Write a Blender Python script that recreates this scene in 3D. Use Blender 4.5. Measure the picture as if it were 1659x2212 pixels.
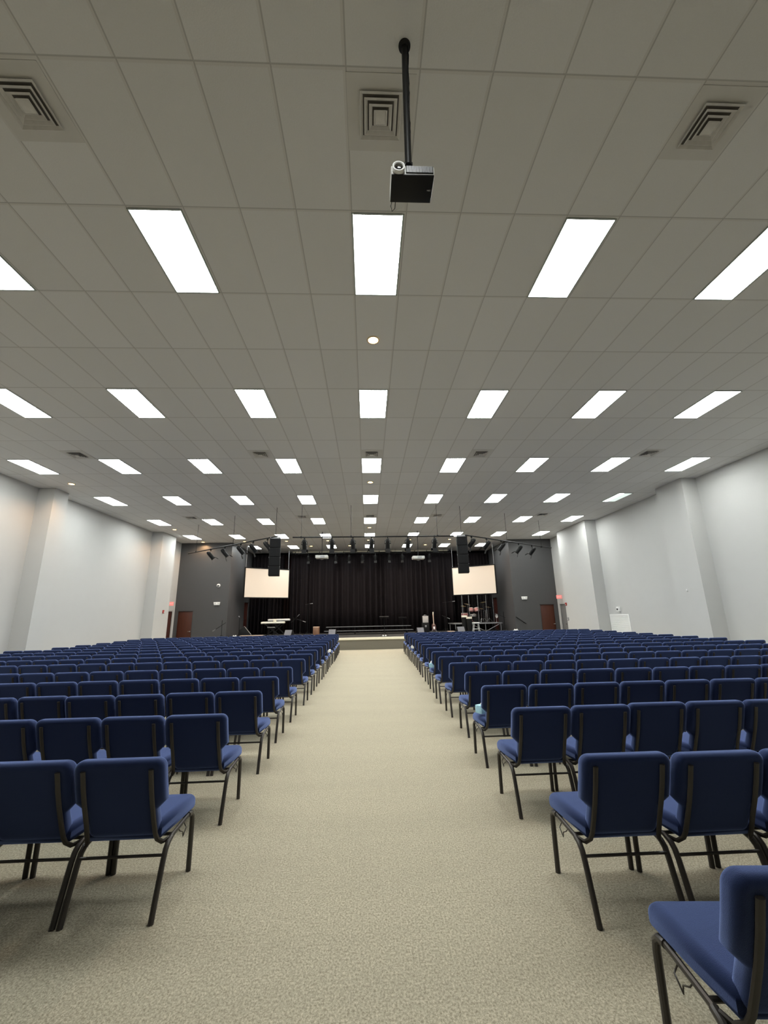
import bpy, bmesh, math, random
from mathutils import Vector, Matrix
random.seed(7)
C = bpy.context.scene
for o in list(bpy.data.objects): bpy.data.objects.remove(o)
R = math.radians
PI = math.pi

# ------------------------------------------------------------------ camera
EYE = 1.68
pitch, yaw, roll = 0.24729, 0.043696, -0.019804
F_PX = 879.6
fw = Vector((math.sin(yaw)*math.cos(pitch), math.cos(yaw)*math.cos(pitch), math.sin(pitch)))
rt = Vector((math.cos(yaw), -math.sin(yaw), 0)); up = rt.cross(fw)
r2 = math.cos(roll)*rt + math.sin(roll)*up
u2 = -math.sin(roll)*rt + math.cos(roll)*up
cd = bpy.data.cameras.new('camera'); cam = bpy.data.objects.new('camera', cd); C.collection.objects.link(cam)
M3 = Matrix((r2, u2, -fw)).transposed()
cam.matrix_world = Matrix.Translation((0, 0, EYE)) @ M3.to_4x4()
cd.sensor_fit = 'VERTICAL'; cd.sensor_height = 24.0; cd.lens = F_PX/2212*24.0
cd.clip_start = 0.05; cd.clip_end = 200
C.camera = cam

# ------------------------------------------------------------------ light + exposure
PANEL = 28.5           # radiance of the ceiling panels
CAN_W = 90.0           # watts of each warm can light
C.view_settings.view_transform = 'Standard'; C.view_settings.look = 'None'
C.view_settings.gamma = 1.0; C.view_settings.use_curve_mapping = False
C.view_settings.exposure = 0.0
w = bpy.data.worlds.new('world'); C.world = w; w.use_nodes = True
w.node_tree.nodes['Background'].inputs[0].default_value = (0.5, 0.55, 0.6, 1)
w.node_tree.nodes['Background'].inputs[1].default_value = 0.02

CEIL = 6.02; XL = -10.97; XR = 11.25; YB = 24.3; YBACK = 28.75; AL = -8.0; AR = 8.62; YREAR = -5.0
STAGE = 0.58

# ------------------------------------------------------------------ materials
def mat(name, col, rough=0.6, metal=0.0, spec=0.5, emis=None, estr=0.0, noise=0.0, nscale=20.0, bump=0.0, bscale=60.0, trans=0.0, alpha=1.0, sheen=0.0, detail=4.0):
    m = bpy.data.materials.new(name); m.use_nodes = True
    nt = m.node_tree; b = nt.nodes['Principled BSDF']
    b.inputs['Base Color'].default_value = (*col, 1); b.inputs['Roughness'].default_value = rough
    b.inputs['Metallic'].default_value = metal; b.inputs['Specular IOR Level'].default_value = spec
    if emis: b.inputs['Emission Color'].default_value = (*emis, 1); b.inputs['Emission Strength'].default_value = estr
    if trans: b.inputs['Transmission Weight'].default_value = trans
    if sheen: b.inputs['Sheen Weight'].default_value = sheen; b.inputs['Sheen Roughness'].default_value = 0.4
    if alpha < 1: b.inputs['Alpha'].default_value = alpha
    if noise or bump:
        tc = nt.nodes.new('ShaderNodeTexCoord')
    if noise:
        n = nt.nodes.new('ShaderNodeTexNoise'); n.inputs['Scale'].default_value = nscale; n.inputs['Detail'].default_value = detail
        nt.links.new(tc.outputs['Object'], n.inputs['Vector'])
        mx = nt.nodes.new('ShaderNodeMix'); mx.data_type = 'RGBA'
        mx.inputs[6].default_value = (*[c*(1-noise) for c in col], 1); mx.inputs[7].default_value = (*[min(1, c*(1+noise)) for c in col], 1)
        nt.links.new(n.outputs['Fac'], mx.inputs[0]); nt.links.new(mx.outputs[2], b.inputs['Base Color'])
    if bump:
        n = nt.nodes.new('ShaderNodeTexNoise'); n.inputs['Scale'].default_value = bscale; n.inputs['Detail'].default_value = 3
        nt.links.new(tc.outputs['Object'], n.inputs['Vector'])
        bp = nt.nodes.new('ShaderNodeBump'); bp.inputs['Strength'].default_value = bump; bp.inputs['Distance'].default_value = 0.01
        nt.links.new(n.outputs['Fac'], bp.inputs['Height']); nt.links.new(bp.outputs[0], b.inputs['Normal'])
    return m

def math_node(nt, op, a=None, b=None, c=None):
    n = nt.nodes.new('ShaderNodeMath'); n.operation = op
    for i, v in enumerate((a, b, c)):
        if v is None: continue
        if isinstance(v, (int, float)): n.inputs[i].default_value = v
        else: nt.links.new(v, n.inputs[i])
    return n.outputs[0]

def mix_col(nt, fac, a, b):
    mx = nt.nodes.new('ShaderNodeMix'); mx.data_type = 'RGBA'
    nt.links.new(fac, mx.inputs[0])
    for i, v in ((6, a), (7, b)):
        if isinstance(v, tuple): mx.inputs[i].default_value = (*v, 1)
        else: nt.links.new(v, mx.inputs[i])
    return mx.outputs[2]

def ceiling_material():
    m = mat('ceiling_tiles', (0.5, 0.5, 0.47), 0.9, spec=0.2)
    nt = m.node_tree; b = nt.nodes['Principled BSDF']
    tc = nt.nodes.new('ShaderNodeTexCoord'); sp = nt.nodes.new('ShaderNodeSeparateXYZ'); nt.links.new(tc.outputs['Object'], sp.inputs[0])
    def line(src, off, per, half, soft):
        t = math_node(nt, 'SUBTRACT', src, off); t = math_node(nt, 'DIVIDE', t, per)
        f = math_node(nt, 'FRACT', math_node(nt, 'ADD', t, 100.5))
        d = math_node(nt, 'MULTIPLY', math_node(nt, 'ABSOLUTE', math_node(nt, 'SUBTRACT', f, 0.5)), per)
        mr = nt.nodes.new('ShaderNodeMapRange'); nt.links.new(d, mr.inputs[0])
        mr.inputs[1].default_value = half; mr.inputs[2].default_value = half+soft; mr.inputs[3].default_value = 1; mr.inputs[4].default_value = 0
        return mr.outputs[0], math_node(nt, 'FLOOR', t)
    lx, ix = line(sp.outputs[0], 0.154+0.3048, 0.6096, 0.011, 0.004)
    ly, iy = line(sp.outputs[1], 3.568, 1.2192, 0.011, 0.004)
    bar = math_node(nt, 'MAXIMUM', lx, ly)
    ex, _ = line(sp.outputs[0], 0.154+0.3048+0.014, 0.6096, 0.004, 0.004)
    ey, _ = line(sp.outputs[1], 3.568-0.014, 1.2192, 0.004, 0.004)
    edge = math_node(nt, 'MAXIMUM', ex, ey)
    cv = nt.nodes.new('ShaderNodeCombineXYZ'); nt.links.new(ix, cv.inputs[0]); nt.links.new(iy, cv.inputs[1])
    wn = nt.nodes.new('ShaderNodeTexWhiteNoise'); nt.links.new(cv.outputs[0], wn.inputs['Vector'])
    tile = mix_col(nt, wn.outputs['Value'], (0.70, 0.695, 0.675), (0.74, 0.735, 0.72))
    n = nt.nodes.new('ShaderNodeTexNoise'); n.inputs['Scale'].default_value = 90; n.inputs['Detail'].default_value = 5
    nt.links.new(tc.outputs['Object'], n.inputs['Vector'])
    tile2 = mix_col(nt, math_node(nt, 'MULTIPLY', n.outputs['Fac'], 0.25), tile, (0.50, 0.485, 0.455))
    col = mix_col(nt, math_node(nt, 'MULTIPLY', bar, 0.6), tile2, (0.60, 0.58, 0.545))
    col = mix_col(nt, math_node(nt, 'MULTIPLY', edge, 0.5), col, (0.26, 0.25, 0.235))
    nt.links.new(col, b.inputs['Base Color'])
    bp = nt.nodes.new('ShaderNodeBump'); bp.inputs['Strength'].default_value = 0.25; bp.inputs['Distance'].default_value = 0.004
    nt.links.new(n.outputs['Fac'], bp.inputs['Height']); nt.links.new(bp.outputs[0], b.inputs['Normal'])
    return m

def carpet_material():
    m = mat('carpet', (0.4, 0.36, 0.26), 0.95, spec=0.1)
    nt = m.node_tree; b = nt.nodes['Principled BSDF']
    tc = nt.nodes.new('ShaderNodeTexCoord')
    def noise(scale, detail, sx=1, sy=1, rough=0.6):
        mp = nt.nodes.new('ShaderNodeMapping'); mp.inputs['Scale'].default_value = (sx, sy, 1); nt.links.new(tc.outputs['Object'], mp.inputs[0])
        n = nt.nodes.new('ShaderNodeTexNoise'); n.inputs['Scale'].default_value = scale; n.inputs['Detail'].default_value = detail; n.inputs['Roughness'].default_value = rough
        nt.links.new(mp.outputs[0], n.inputs['Vector']); return n.outputs['Fac']
    def ramp(f, a, c):
        mr = nt.nodes.new('ShaderNodeMapRange'); nt.links.new(f, mr.inputs[0]); mr.inputs[1].default_value = a; mr.inputs[2].default_value = c; return mr.outputs[0]
    fine = ramp(noise(95, 6, 1, 0.8, 0.85), 0.38, 0.62)
    mid = ramp(noise(14, 4), 0.3, 0.7)
    band = ramp(noise(0.9, 3, 0.5, 2.2), 0.3, 0.7)
    c1 = mix_col(nt, fine, (0.215, 0.19, 0.132), (0.67, 0.612, 0.475))
    c2 = mix_col(nt, math_node(nt, 'MULTIPLY', mid, 0.16), c1, (0.22, 0.20, 0.15))
    c3 = mix_col(nt, math_node(nt, 'MULTIPLY', band, 0.16), c2, (0.26, 0.24, 0.19))
    nt.links.new(c3, b.inputs['Base Color'])
    bp = nt.nodes.new('ShaderNodeBump'); bp.inputs['Strength'].default_value = 0.5; bp.inputs['Distance'].default_value = 0.006
    nt.links.new(fine, bp.inputs['Height']); nt.links.new(bp.outputs[0], b.inputs['Normal'])
    return m

def fabric_material(name, col, sheen=0.40):
    m = mat(name, col, 0.9, spec=0.15, noise=0.12, nscale=260, bump=0.25, bscale=420)
    b = m.node_tree.nodes['Principled BSDF']
    b.inputs['Sheen Weight'].default_value = sheen; b.inputs['Sheen Roughness'].default_value = 0.45
    b.inputs['Sheen Tint'].default_value = (0.36, 0.49, 1.0, 1)
    return m

def wood_material(name, a, c, scale=2.0):
    m = mat(name, a, 0.45); nt = m.node_tree; b = nt.nodes['Principled BSDF']
    tc = nt.nodes.new('ShaderNodeTexCoord'); mp = nt.nodes.new('ShaderNodeMapping'); mp.inputs['Scale'].default_value = (9, 9, 0.8)
    nt.links.new(tc.outputs['Object'], mp.inputs[0])
    n = nt.nodes.new('ShaderNodeTexNoise'); n.inputs['Scale'].default_value = scale; n.inputs['Detail'].default_value = 5
    nt.links.new(mp.outputs[0], n.inputs['Vector'])
    nt.links.new(mix_col(nt, n.outputs['Fac'], a, c), b.inputs['Base Color'])
    return m

MT = {
 'ceil': ceiling_material(), 'carpet': carpet_material(),
 'wall': mat('painted_wall', (0.52, 0.52, 0.505), 0.75, spec=0.3, noise=0.02, nscale=3, bump=0.08, bscale=160),
 'wall_dark': mat('dark_painted_wall', (0.070, 0.069, 0.070), 0.5, spec=0.4, noise=0.03, nscale=3, bump=0.05, bscale=160),
 'black': mat('black_backing', (0.006, 0.006, 0.006), 0.95, spec=0.05),
 'curtain': mat('black_velour', (0.0085, 0.0065, 0.0075), 0.8, spec=0.12, noise=0.2, nscale=14),
 'curtain_brown': mat('brown_black_velour', (0.008, 0.0045, 0.004), 0.95, spec=0.06, noise=0.2, nscale=14),
 'stage_face': mat('grey_stage_carpet', (0.165, 0.152, 0.117), 0.95, noise=0.25, nscale=120),
 'stage_top': mat('dark_stage_floor', (0.02, 0.019, 0.017), 0.7, noise=0.15, nscale=8),
 'nosing': mat('pale_nosing', (0.80, 0.75, 0.58), 0.5, noise=0.05, nscale=8),
 'blue': fabric_material('blue_fabric', (0.010, 0.018, 0.058), 0.95),
 'metal': mat('bronze_grey_powdercoat', (0.040, 0.035, 0.031), 0.34, metal=0.25, spec=0.5, noise=0.25, nscale=300),
 'blackmetal': mat('black_metal', (0.006, 0.006, 0.006), 0.45, spec=0.22),
 'chrome': mat('chrome', (0.7, 0.7, 0.7), 0.25, metal=1.0),
 'grey_metal': mat('grey_metal', (0.32, 0.32, 0.33), 0.4, metal=0.6),
 'white': mat('white_plastic', (0.82, 0.82, 0.80), 0.4),
 'white_metal': mat('white_enamel', (0.55, 0.55, 0.52), 0.5, noise=0.04, nscale=30),
 'vent_white': mat('dusty_white_enamel', (0.60, 0.58, 0.54), 0.6, noise=0.15, nscale=18),
 'vent_panel': mat('vent_panel', (0.60, 0.585, 0.55), 0.8, noise=0.04, nscale=6),
 'vent_dark': mat('vent_duct', (0.11, 0.10, 0.09), 0.9),
 'lens': mat('light_lens', (0.9, 0.9, 0.9), 0.4, emis=(0.965, 1.0, 0.975), estr=PANEL),
 'lens_dim': mat('light_lens_dim', (0.8, 0.85, 0.82), 0.4, emis=(0.86, 1.0, 0.95), estr=0.75),
 'light_frame': mat('light_frame', (0.35, 0.38, 0.35), 0.5),
 'can_lens': mat('can_lens', (0.9, 0.8, 0.6), 0.4, emis=(1.0, 0.62, 0.22), estr=9.0),
 'can_trim': mat('can_trim', (0.6, 0.5, 0.38), 0.5),
 'screen': mat('screen_fabric', (0.79, 0.705, 0.605), 0.85, spec=0.1),  # white fabric; warm light from the cans is put into its colour
 'door_brown': wood_material('brown_wood_door', (0.048, 0.012, 0.005), (0.085, 0.021, 0.008)),
 'door_dark': wood_material('dark_red_wood', (0.05, 0.012, 0.008), (0.08, 0.02, 0.012)),
 'door_grey': mat('grey_door_paint', (0.20, 0.20, 0.20), 0.5),
 'frame_dark': mat('dark_door_frame', (0.05, 0.05, 0.052), 0.5),
 'frame_light': mat('light_door_frame', (0.45, 0.45, 0.44), 0.5),
 'red_sign': mat('red_sign', (0.7, 0.15, 0.12), 0.5, emis=(1.0, 0.33, 0.30), estr=0.6),
 'red': mat('red_plastic', (0.35, 0.02, 0.015), 0.4),
 'tweed': mat('speaker_grille_cloth', (0.009, 0.009, 0.0095), 0.8, spec=0.15, noise=0.3, nscale=200),
 'grille_grey': mat('wedge_grille', (0.16, 0.16, 0.175), 0.6, noise=0.25, nscale=200),
 'amp_grey': mat('pale_grille_cloth', (0.5, 0.47, 0.44), 0.8, noise=0.1, nscale=90),
 'wood_box': wood_material('brown_ply', (0.16, 0.08, 0.045), (0.26, 0.14, 0.08)),
 'pale_wood': mat('pale_wood', (0.62, 0.45, 0.33), 0.5, noise=0.1, nscale=12),
 'drum_red': mat('red_sparkle', (0.50, 0.20, 0.19), 0.3, metal=0.4, noise=0.6, nscale=150),
 'drumhead': mat('drum_head', (0.72, 0.70, 0.62), 0.6),
 'brass': mat('brass', (0.75, 0.55, 0.25), 0.3, metal=1.0),
 'cream': mat('cream_plastic', (0.74, 0.70, 0.58), 0.45),
 'silver': mat('silver_plastic', (0.62, 0.61, 0.58), 0.4),
 'rubber': mat('rubber', (0.009, 0.009, 0.009), 0.7, spec=0.2),
 'glass': mat('clear_acrylic', (1, 1, 1), 0.02, trans=1.0, spec=0.5),
 'cloth': mat('white_cloth', (0.8, 0.8, 0.78), 0.9),
 'tissue': mat('tissue_box_print', (0.35, 0.6, 0.75), 0.6, noise=0.4, nscale=25),
 'glassdark': mat('lens_glass', (0.02, 0.02, 0.025), 0.05, spec=0.8),
}
MT['glass'].node_tree.nodes['Principled BSDF'].inputs['IOR'].default_value = 1.12

# ------------------------------------------------------------------ mesh helpers
def V(*a): return Vector(a)
class MB:
    def __init__(s): s.bm = bmesh.new()
    def _bev(s, verts, bev, seg=2):
        if bev > 0:
            es = {e for v in verts for e in v.link_edges}
            bmesh.ops.bevel(s.bm, geom=list(es), offset=bev, segments=seg, affect='EDGES', profile=0.5, clamp_overlap=True)
    def box(s, c, d, rot=None, bev=0.0, seg=2):
        m = Matrix.Translation(c) @ (rot.to_4x4() if rot else Matrix.Identity(4)) @ Matrix.Diagonal((d[0], d[1], d[2], 1))
        g = bmesh.ops.create_cube(s.bm, size=1.0, matrix=m); s._bev(g['verts'], bev, seg); return s
    def span(s, a, b, bev=0.0, seg=2):
        a = Vector(a); b = Vector(b); return s.box((a+b)/2, (b-a), bev=bev, seg=seg)
    def tube(s, pts, r, n=10, cap=True, closed=False, flat=1.0, side=None):
        pts = [Vector(p) for p in pts]; k = len(pts); rings = []
        ref = side or Vector((0, 0, 1))
        for i, p in enumerate(pts):
            if closed: t = (pts[(i+1) % k]-pts[i-1])
            else: t = pts[min(i+1, k-1)]-pts[max(i-1, 0)]
            t.normalize()
            a = ref.cross(t)
            if a.length < 1e-3: a = Vector((1, 0, 0)).cross(t)
            if a.length < 1e-3: a = Vector((0, 1, 0)).cross(t)
            a.normalize(); b = t.cross(a)
            rr = r[i] if isinstance(r, (list, tuple)) else r
            rings.append([s.bm.verts.new(p + a*math.cos(2*PI*j/n)*rr + b*math.sin(2*PI*j/n)*rr*flat) for j in range(n)])
        for i in range(k if closed else k-1):
            A, B = rings[i], rings[(i+1) % k]
            for j in range(n):
                s.bm.faces.new((A[j], A[(j+1) % n], B[(j+1) % n], B[j]))
        if cap and not closed:
            s.bm.faces.new(rings[0][::-1]); s.bm.faces.new(rings[-1])
        return s
    def cyl(s, a, b, r, n=16, r2=None): return s.tube([a, b], [r, r if r2 is None else r2], n=n)
    def lathe(s, prof, c=(0, 0, 0), axis=(0, 0, 1), n=24, cap=True):
        c = Vector(c); q = Vector((0, 0, 1)).rotation_difference(Vector(axis).normalized()); rings = []
        for (r, z) in prof:
            if r < 1e-5: rings.append([s.bm.verts.new(c+q @ Vector((0, 0, z)))])
            else: rings.append([s.bm.verts.new(c+q @ Vector((r*math.cos(2*PI*j/n), r*math.sin(2*PI*j/n), z))) for j in range(n)])
        for A, B in zip(rings, rings[1:]):
            for j in range(n):
                if len(A) == 1 and len(B) == 1: continue
                if len(A) == 1: s.bm.faces.new((A[0], B[(j+1) % n], B[j]))
                elif len(B) == 1: s.bm.faces.new((A[j], A[(j+1) % n], B[0]))
                else: s.bm.faces.new((A[j], A[(j+1) % n], B[(j+1) % n], B[j]))
        if cap:
            if len(rings[0]) > 2: s.bm.faces.new(rings[0][::-1])
            if len(rings[-1]) > 2: s.bm.faces.new(rings[-1])
        return s
    def prism(s, poly, o, ax, ay, az, h, bev=0.0, seg=2, perim=True):
        """polygon in the plane (ax, ay) from origin o, extruded h along az"""
        o, ax, ay, az = map(Vector, (o, ax, ay, az))
        A = [s.bm.verts.new(o+ax*x+ay*y) for x, y in poly]; B = [s.bm.verts.new(o+ax*x+ay*y+az*h) for x, y in poly]
        n = len(poly); f0 = s.bm.faces.new(A[::-1]); f1 = s.bm.faces.new(B)
        fs = [s.bm.faces.new((A[i], A[(i+1) % n], B[(i+1) % n], B[i])) for i in range(n)]
        if bev > 0:
            es = set(f0.edges) | set(f1.edges)
            bmesh.ops.bevel(s.bm, geom=list(es), offset=bev, segments=seg, affect='EDGES', profile=0.5, clamp_overlap=True)
        return s
    def ball(s, c, r, sc=(1, 1, 1), n=16):
        m = Matrix.Translation(c) @ Matrix.Diagonal((sc[0], sc[1], sc[2], 1))
        bmesh.ops.create_uvsphere(s.bm, u_segments=n, v_segments=n//2, radius=r, matrix=m); return s
    def cushion(s, poly, o, ax, ay, az, h, r, k=5):
        """padded slab: closed outline with a quarter-round roll on both faces"""
        o, ax, ay, az = map(Vector, (o, ax, ay, az)); n = len(poly); P = [Vector((x, y, 0)) for x, y in poly]
        area = sum(P[i].x*P[(i+1) % n].y-P[(i+1) % n].x*P[i].y for i in range(n)); sg = 1 if area > 0 else -1
        N = []
        for i in range(n):
            a = (P[i]-P[i-1]).normalized(); b = (P[(i+1) % n]-P[i]).normalized()
            na = Vector((a.y, -a.x, 0))*sg; nb = Vector((b.y, -b.x, 0))*sg; m = (na+nb); m.normalize(); N.append(m/max(.5, m.dot(na)))
        prof = [(r+.008, 0), (r, 0)]+[(r*(1-math.sin(PI/2*i/k)), r*(1-math.cos(PI/2*i/k))) for i in range(1, k+1)]
        prof = prof+[(d, h-z) for d, z in prof[::-1]]
        loops = [[s.bm.verts.new(o+ax*(P[i]-N[i]*d).x+ay*(P[i]-N[i]*d).y+az*z) for i in range(n)] for d, z in prof]
        for A, B in zip(loops, loops[1:]):
            for i in range(n): s.bm.faces.new((A[i], A[(i+1) % n], B[(i+1) % n], B[i]))
        s.bm.faces.new(loops[0][::-1]); s.bm.faces.new(loops[-1]); return s
    def warp(s, fn):
        for v in s.bm.verts: v.co = fn(v.co)
        return s
    def mesh(s, name, m=None, ang=35):
        bmesh.ops.recalc_face_normals(s.bm, faces=s.bm.faces)
        me = bpy.data.meshes.new(name); s.bm.to_mesh(me); s.bm.free()
        if m is not None: me.materials.append(m)
        me.polygons.foreach_set('use_smooth', [True]*len(me.polygons)); me.set_sharp_from_angle(angle=R(ang))
        return me
    def build(s, name, m, parent=None, ang=35):
        o = bpy.data.objects.new(name, s.mesh(name, m, ang)); C.collection.objects.link(o)
        if parent: o.parent = parent
        return o

def tag(o, label=None, cat=None, group=None, kind=None):
    if label: o['label'] = label
    if cat: o['category'] = cat
    if group: o['group'] = group
    if kind: o['kind'] = kind
    return o
def thing(name, label, cat, loc=(0, 0, 0), rz=0.0, group=None):
    o = bpy.data.objects.new(name, None); C.collection.objects.link(o); o.empty_display_size = 0.1
    o.location = loc; o.rotation_euler = (0, 0, rz); return tag(o, label, cat, group)
def struct(name, mb, m, label=None, cat=None, parent=None):
    o = mb.build(name, m, parent)
    if not parent: o['kind'] = 'structure'
    if label: o['label'] = label
    if cat: o['category'] = cat
    return o
def kids(o): return [c for c in KID.get(o.name, [])]
KID = {}
def dup(root, loc, rz=0.0, label=None, group=None, skip=()):
    """copy of a thing, its parts and their sub-parts"""
    def rec(o, par):
        c = o.copy(); C.collection.objects.link(c)
        if par: c.parent = par
        for ch in o.children:
            if ch.name.split('.')[0] in skip: continue
            rec(ch, c)
        return c
    r = rec(root, None); r.location = loc; r.rotation_euler = (0, 0, rz)
    if label: r['label'] = label
    if group: r['group'] = group
    return r
ORD = ['first', 'second', 'third', 'fourth', 'fifth', 'sixth', 'seventh', 'eighth', 'ninth', 'tenth', 'eleventh', 'twelfth', 'thirteenth', 'fourteenth', 'fifteenth', 'sixteenth', 'seventeenth']
def arc(cx, cy, r, a0, a1, n=5): return [(cx+r*math.cos(R(a0+(a1-a0)*i/n)), cy+r*math.sin(R(a0+(a1-a0)*i/n))) for i in range(n+1)]

# ------------------------------------------------------------------ the room
struct('floor', MB().span((XL-.4, YREAR, -.15), (XR+.4, YBACK+.3, 0)), MT['carpet'], 'beige speckled carpet floor', 'floor')
struct('ceiling', MB().span((XL-.4, YREAR-.2, CEIL), (XR+.4, YBACK+.3, CEIL+.15)), MT['ceil'], 'grey lay-in tile ceiling with a two by four grid', 'ceiling')

def side_wall(name, x, s, y0, y1, d0, d1, dz, label):
    # wall slab with one doorway between d0 and d1
    mb = MB(); t = .3*s
    mb.span((min(x, x+t), y0, 0), (max(x, x+t), d0, CEIL)); mb.span((min(x, x+t), d1, 0), (max(x, x+t), y1, CEIL))
    mb.span((min(x, x+t), d0, dz), (max(x, x+t), d1, CEIL))
    struct(name, mb, MT['wall'], label, 'wall')
side_wall('wall_left', XL, -1, YREAR, YB, 23.30, 24.10, 2.13, 'light grey painted left wall')
side_wall('wall_right', XR, 1, YREAR, YB, 23.30, 24.10, 2.13, 'light grey painted right wall')
struct('wall_rear', MB().span((XL-.3, YREAR-.2, 0), (XR+.3, YREAR, CEIL)), MT['wall_dark'], 'charcoal wall behind the camera', 'wall')  # unseen wall, kept dark so little light bounces onto the chair backs
# pilasters
for i, (x0, x1, y0, y1, lb) in enumerate(((XL, -10.43, 13.47, 14.12, 'light grey boxed column on the left wall, nearer one'),
                                  (XL, -10.43, 20.93, 22.4, 'light grey boxed column on the left wall near the stage'),
                                  (10.72, XR, 12.8, 14.06, 'light grey boxed column on the right wall, nearer one'),
                                  (10.70, XR, 19.16, 22.2, 'wide light grey boxed column on the right wall near the stage'))):
    struct('trim_%d' % (i+1), MB().span((x0, y0, 0), (x1, y1, CEIL)), MT['wall'], lb, 'boxed column')
for nm, x0, x1 in (('baseboard_left', XL, XL+.015), ('baseboard_right', XR-.015, XR)):
    struct(nm, MB().span((x0, YREAR, 0), (x1, 23.25, .1)), MT['frame_dark'], 'dark vinyl base along the side wall', 'baseboard')
# dark stage-end walls with a door in each outer piece
def end_wall(name, xa, xb, d0, d1, label):
    mb = MB(); mb.span((xa, YB, 0), (d0, YB+.25, CEIL)); mb.span((d1, YB, 0), (xb, YB+.25, CEIL)); mb.span((d0, YB, 2.13), (d1, YB+.25, CEIL))
    struct(name, mb, MT['wall_dark'], label, 'wall')
end_wall('wall_front_left', XL-.3, AL, -10.82, -9.91, 'charcoal wall left of the stage')
end_wall('wall_front_right', AR, XR+.3, 10.14, 11.05, 'charcoal wall right of the stage')
def alcove_wall(name, x, s, d0, d1, label):
    mb = MB(); t = .25*s; a, b = min(x, x+t), max(x, x+t); y0 = YB+.25
    mb.span((a, y0, 0), (b, d0, CEIL)); mb.span((a, d1, 0), (b, YBACK, CEIL)); mb.span((a, d0, 2.70), (b, d1, CEIL)); mb.span((a, d0, 0), (b, d1, STAGE))
    struct(name, mb, MT['wall_dark'], label, 'wall')
alcove_wall('wall_alcove_left', AL, -1, 27.45, 28.45, 'charcoal side wall of the stage recess, left')
alcove_wall('wall_alcove_right', AR, 1, 27.45, 28.45, 'charcoal side wall of the stage recess, right')
struct('wall_back', MB().span((AL-.3, YBACK, 0), (AR+.3, YBACK+.2, CEIL)), MT['black'], 'black wall behind the stage curtains', 'wall')

def door(n, c, w, h, d, facing, m, fm, label, hside=1):
    """door leaf + frame + handle; facing is the outward normal"""
    nx = Vector(facing); sx = Vector((-nx.y, nx.x, 0)); c = Vector(c)
    rot = Matrix((sx, nx, Vector((0, 0, 1)))).transposed()
    o = tag(MB().box(c+Vector((0, 0, h/2))-nx*.05, (w-.04, .045, h-.02), rot, .003).build('door_%d' % n, m), label, 'door'); o['kind'] = 'structure'
    f = MB()
    for s in (-1, 1): f.box(c+sx*s*(w/2-.015)+Vector((0, 0, h/2))+nx*.012, (.07, .03, h), rot, .004)
    f.box(c+Vector((0, 0, h-.01))+nx*.012, (w+.04, .03, .07), rot, .004)
    fr = f.build('door_frame', fm, o)
    k = MB(); p = c+sx*hside*(w/2-.1)+Vector((0, 0, .98+0*h)); k.cyl(p-nx*.03, p+nx*.05, .03); k.tube([p+nx*.05, p+nx*.055-sx*hside*.12], .011, 8)
    k.build('door_handle', MT['chrome'], o)
    return o
door(1, (-10.365, YB+.03, 0), .91, 2.13, .1, (0, -1, 0), MT['door_brown'], MT['frame_dark'], 'dark brown wooden door in the charcoal wall left of the stage', 1)
door(2, (10.595, YB+.03, 0), .91, 2.13, .1, (0, -1, 0), MT['door_brown'], MT['frame_dark'], 'reddish brown wooden door in the charcoal wall right of the stage', 1)
door(3, (XL-.03, 23.7, 0), .8, 2.13, .1, (1, 0, 0), MT['door_dark'], MT['frame_light'], 'dark exit door in the left wall beside the stage', -1)
door(4, (XR+.03, 23.7, 0), .8, 2.13, .1, (-1, 0, 0), MT['door_grey'], MT['frame_light'], 'grey exit door in the right wall beside the stage', 1)
door(5, (AL-.03, 27.95, STAGE), 1.0, 2.1, .1, (1, 0, 0), MT['door_dark'], MT['frame_dark'], 'dark red door in the left side of the stage recess', -1)
door(6, (AR+.03, 27.95, STAGE), 1.0, 2.1, .1, (-1, 0, 0), MT['door_dark'], MT['frame_dark'], 'dark red door in the right side of the stage recess', 1)

# stage
XS0, XS1 = AL, AR
st = thing('stage', 'low dark-topped stage with grey carpeted front and pale nosing', 'stage', (0, 21.6, 0))
def st_part(mb, nm, m): 
    mb.warp(lambda c: c-Vector((0, 21.6, 0))); return mb.build(nm, m, st)
st_part(MB().span((XS0+.01, 21.62, 0), (XS1-.01, 28.7, .54)), 'stage_body', MT['stage_face'])
st_part(MB().span((XS0+.01, 21.72, .541), (XS1-.01, 28.7, STAGE)), 'stage_floor', MT['stage_top'])
st_part(MB().span((XS0+.01, 21.58, .47), (XS1-.01, 21.72, .585), bev=.01), 'nosing', MT['nosing'])
def steps(x, s, lb):
    t = thing('stage_steps', lb, 'steps', (x, 23.2, 0))
    for k in range(3):
        h = STAGE*(3-k)/4; xa = .28*k*s; xb = .28*(k+1)*s
        MB().span((min(xa, xb), -.75, 0), (max(xa, xb), .95, h), bev=.006).build('step', MT['stage_top'], t)
steps(XS0-.005, -1, 'dark wooden steps going down left off the stage')
steps(XS1+.005, 1, 'dark wooden steps going down right off the stage')

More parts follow.
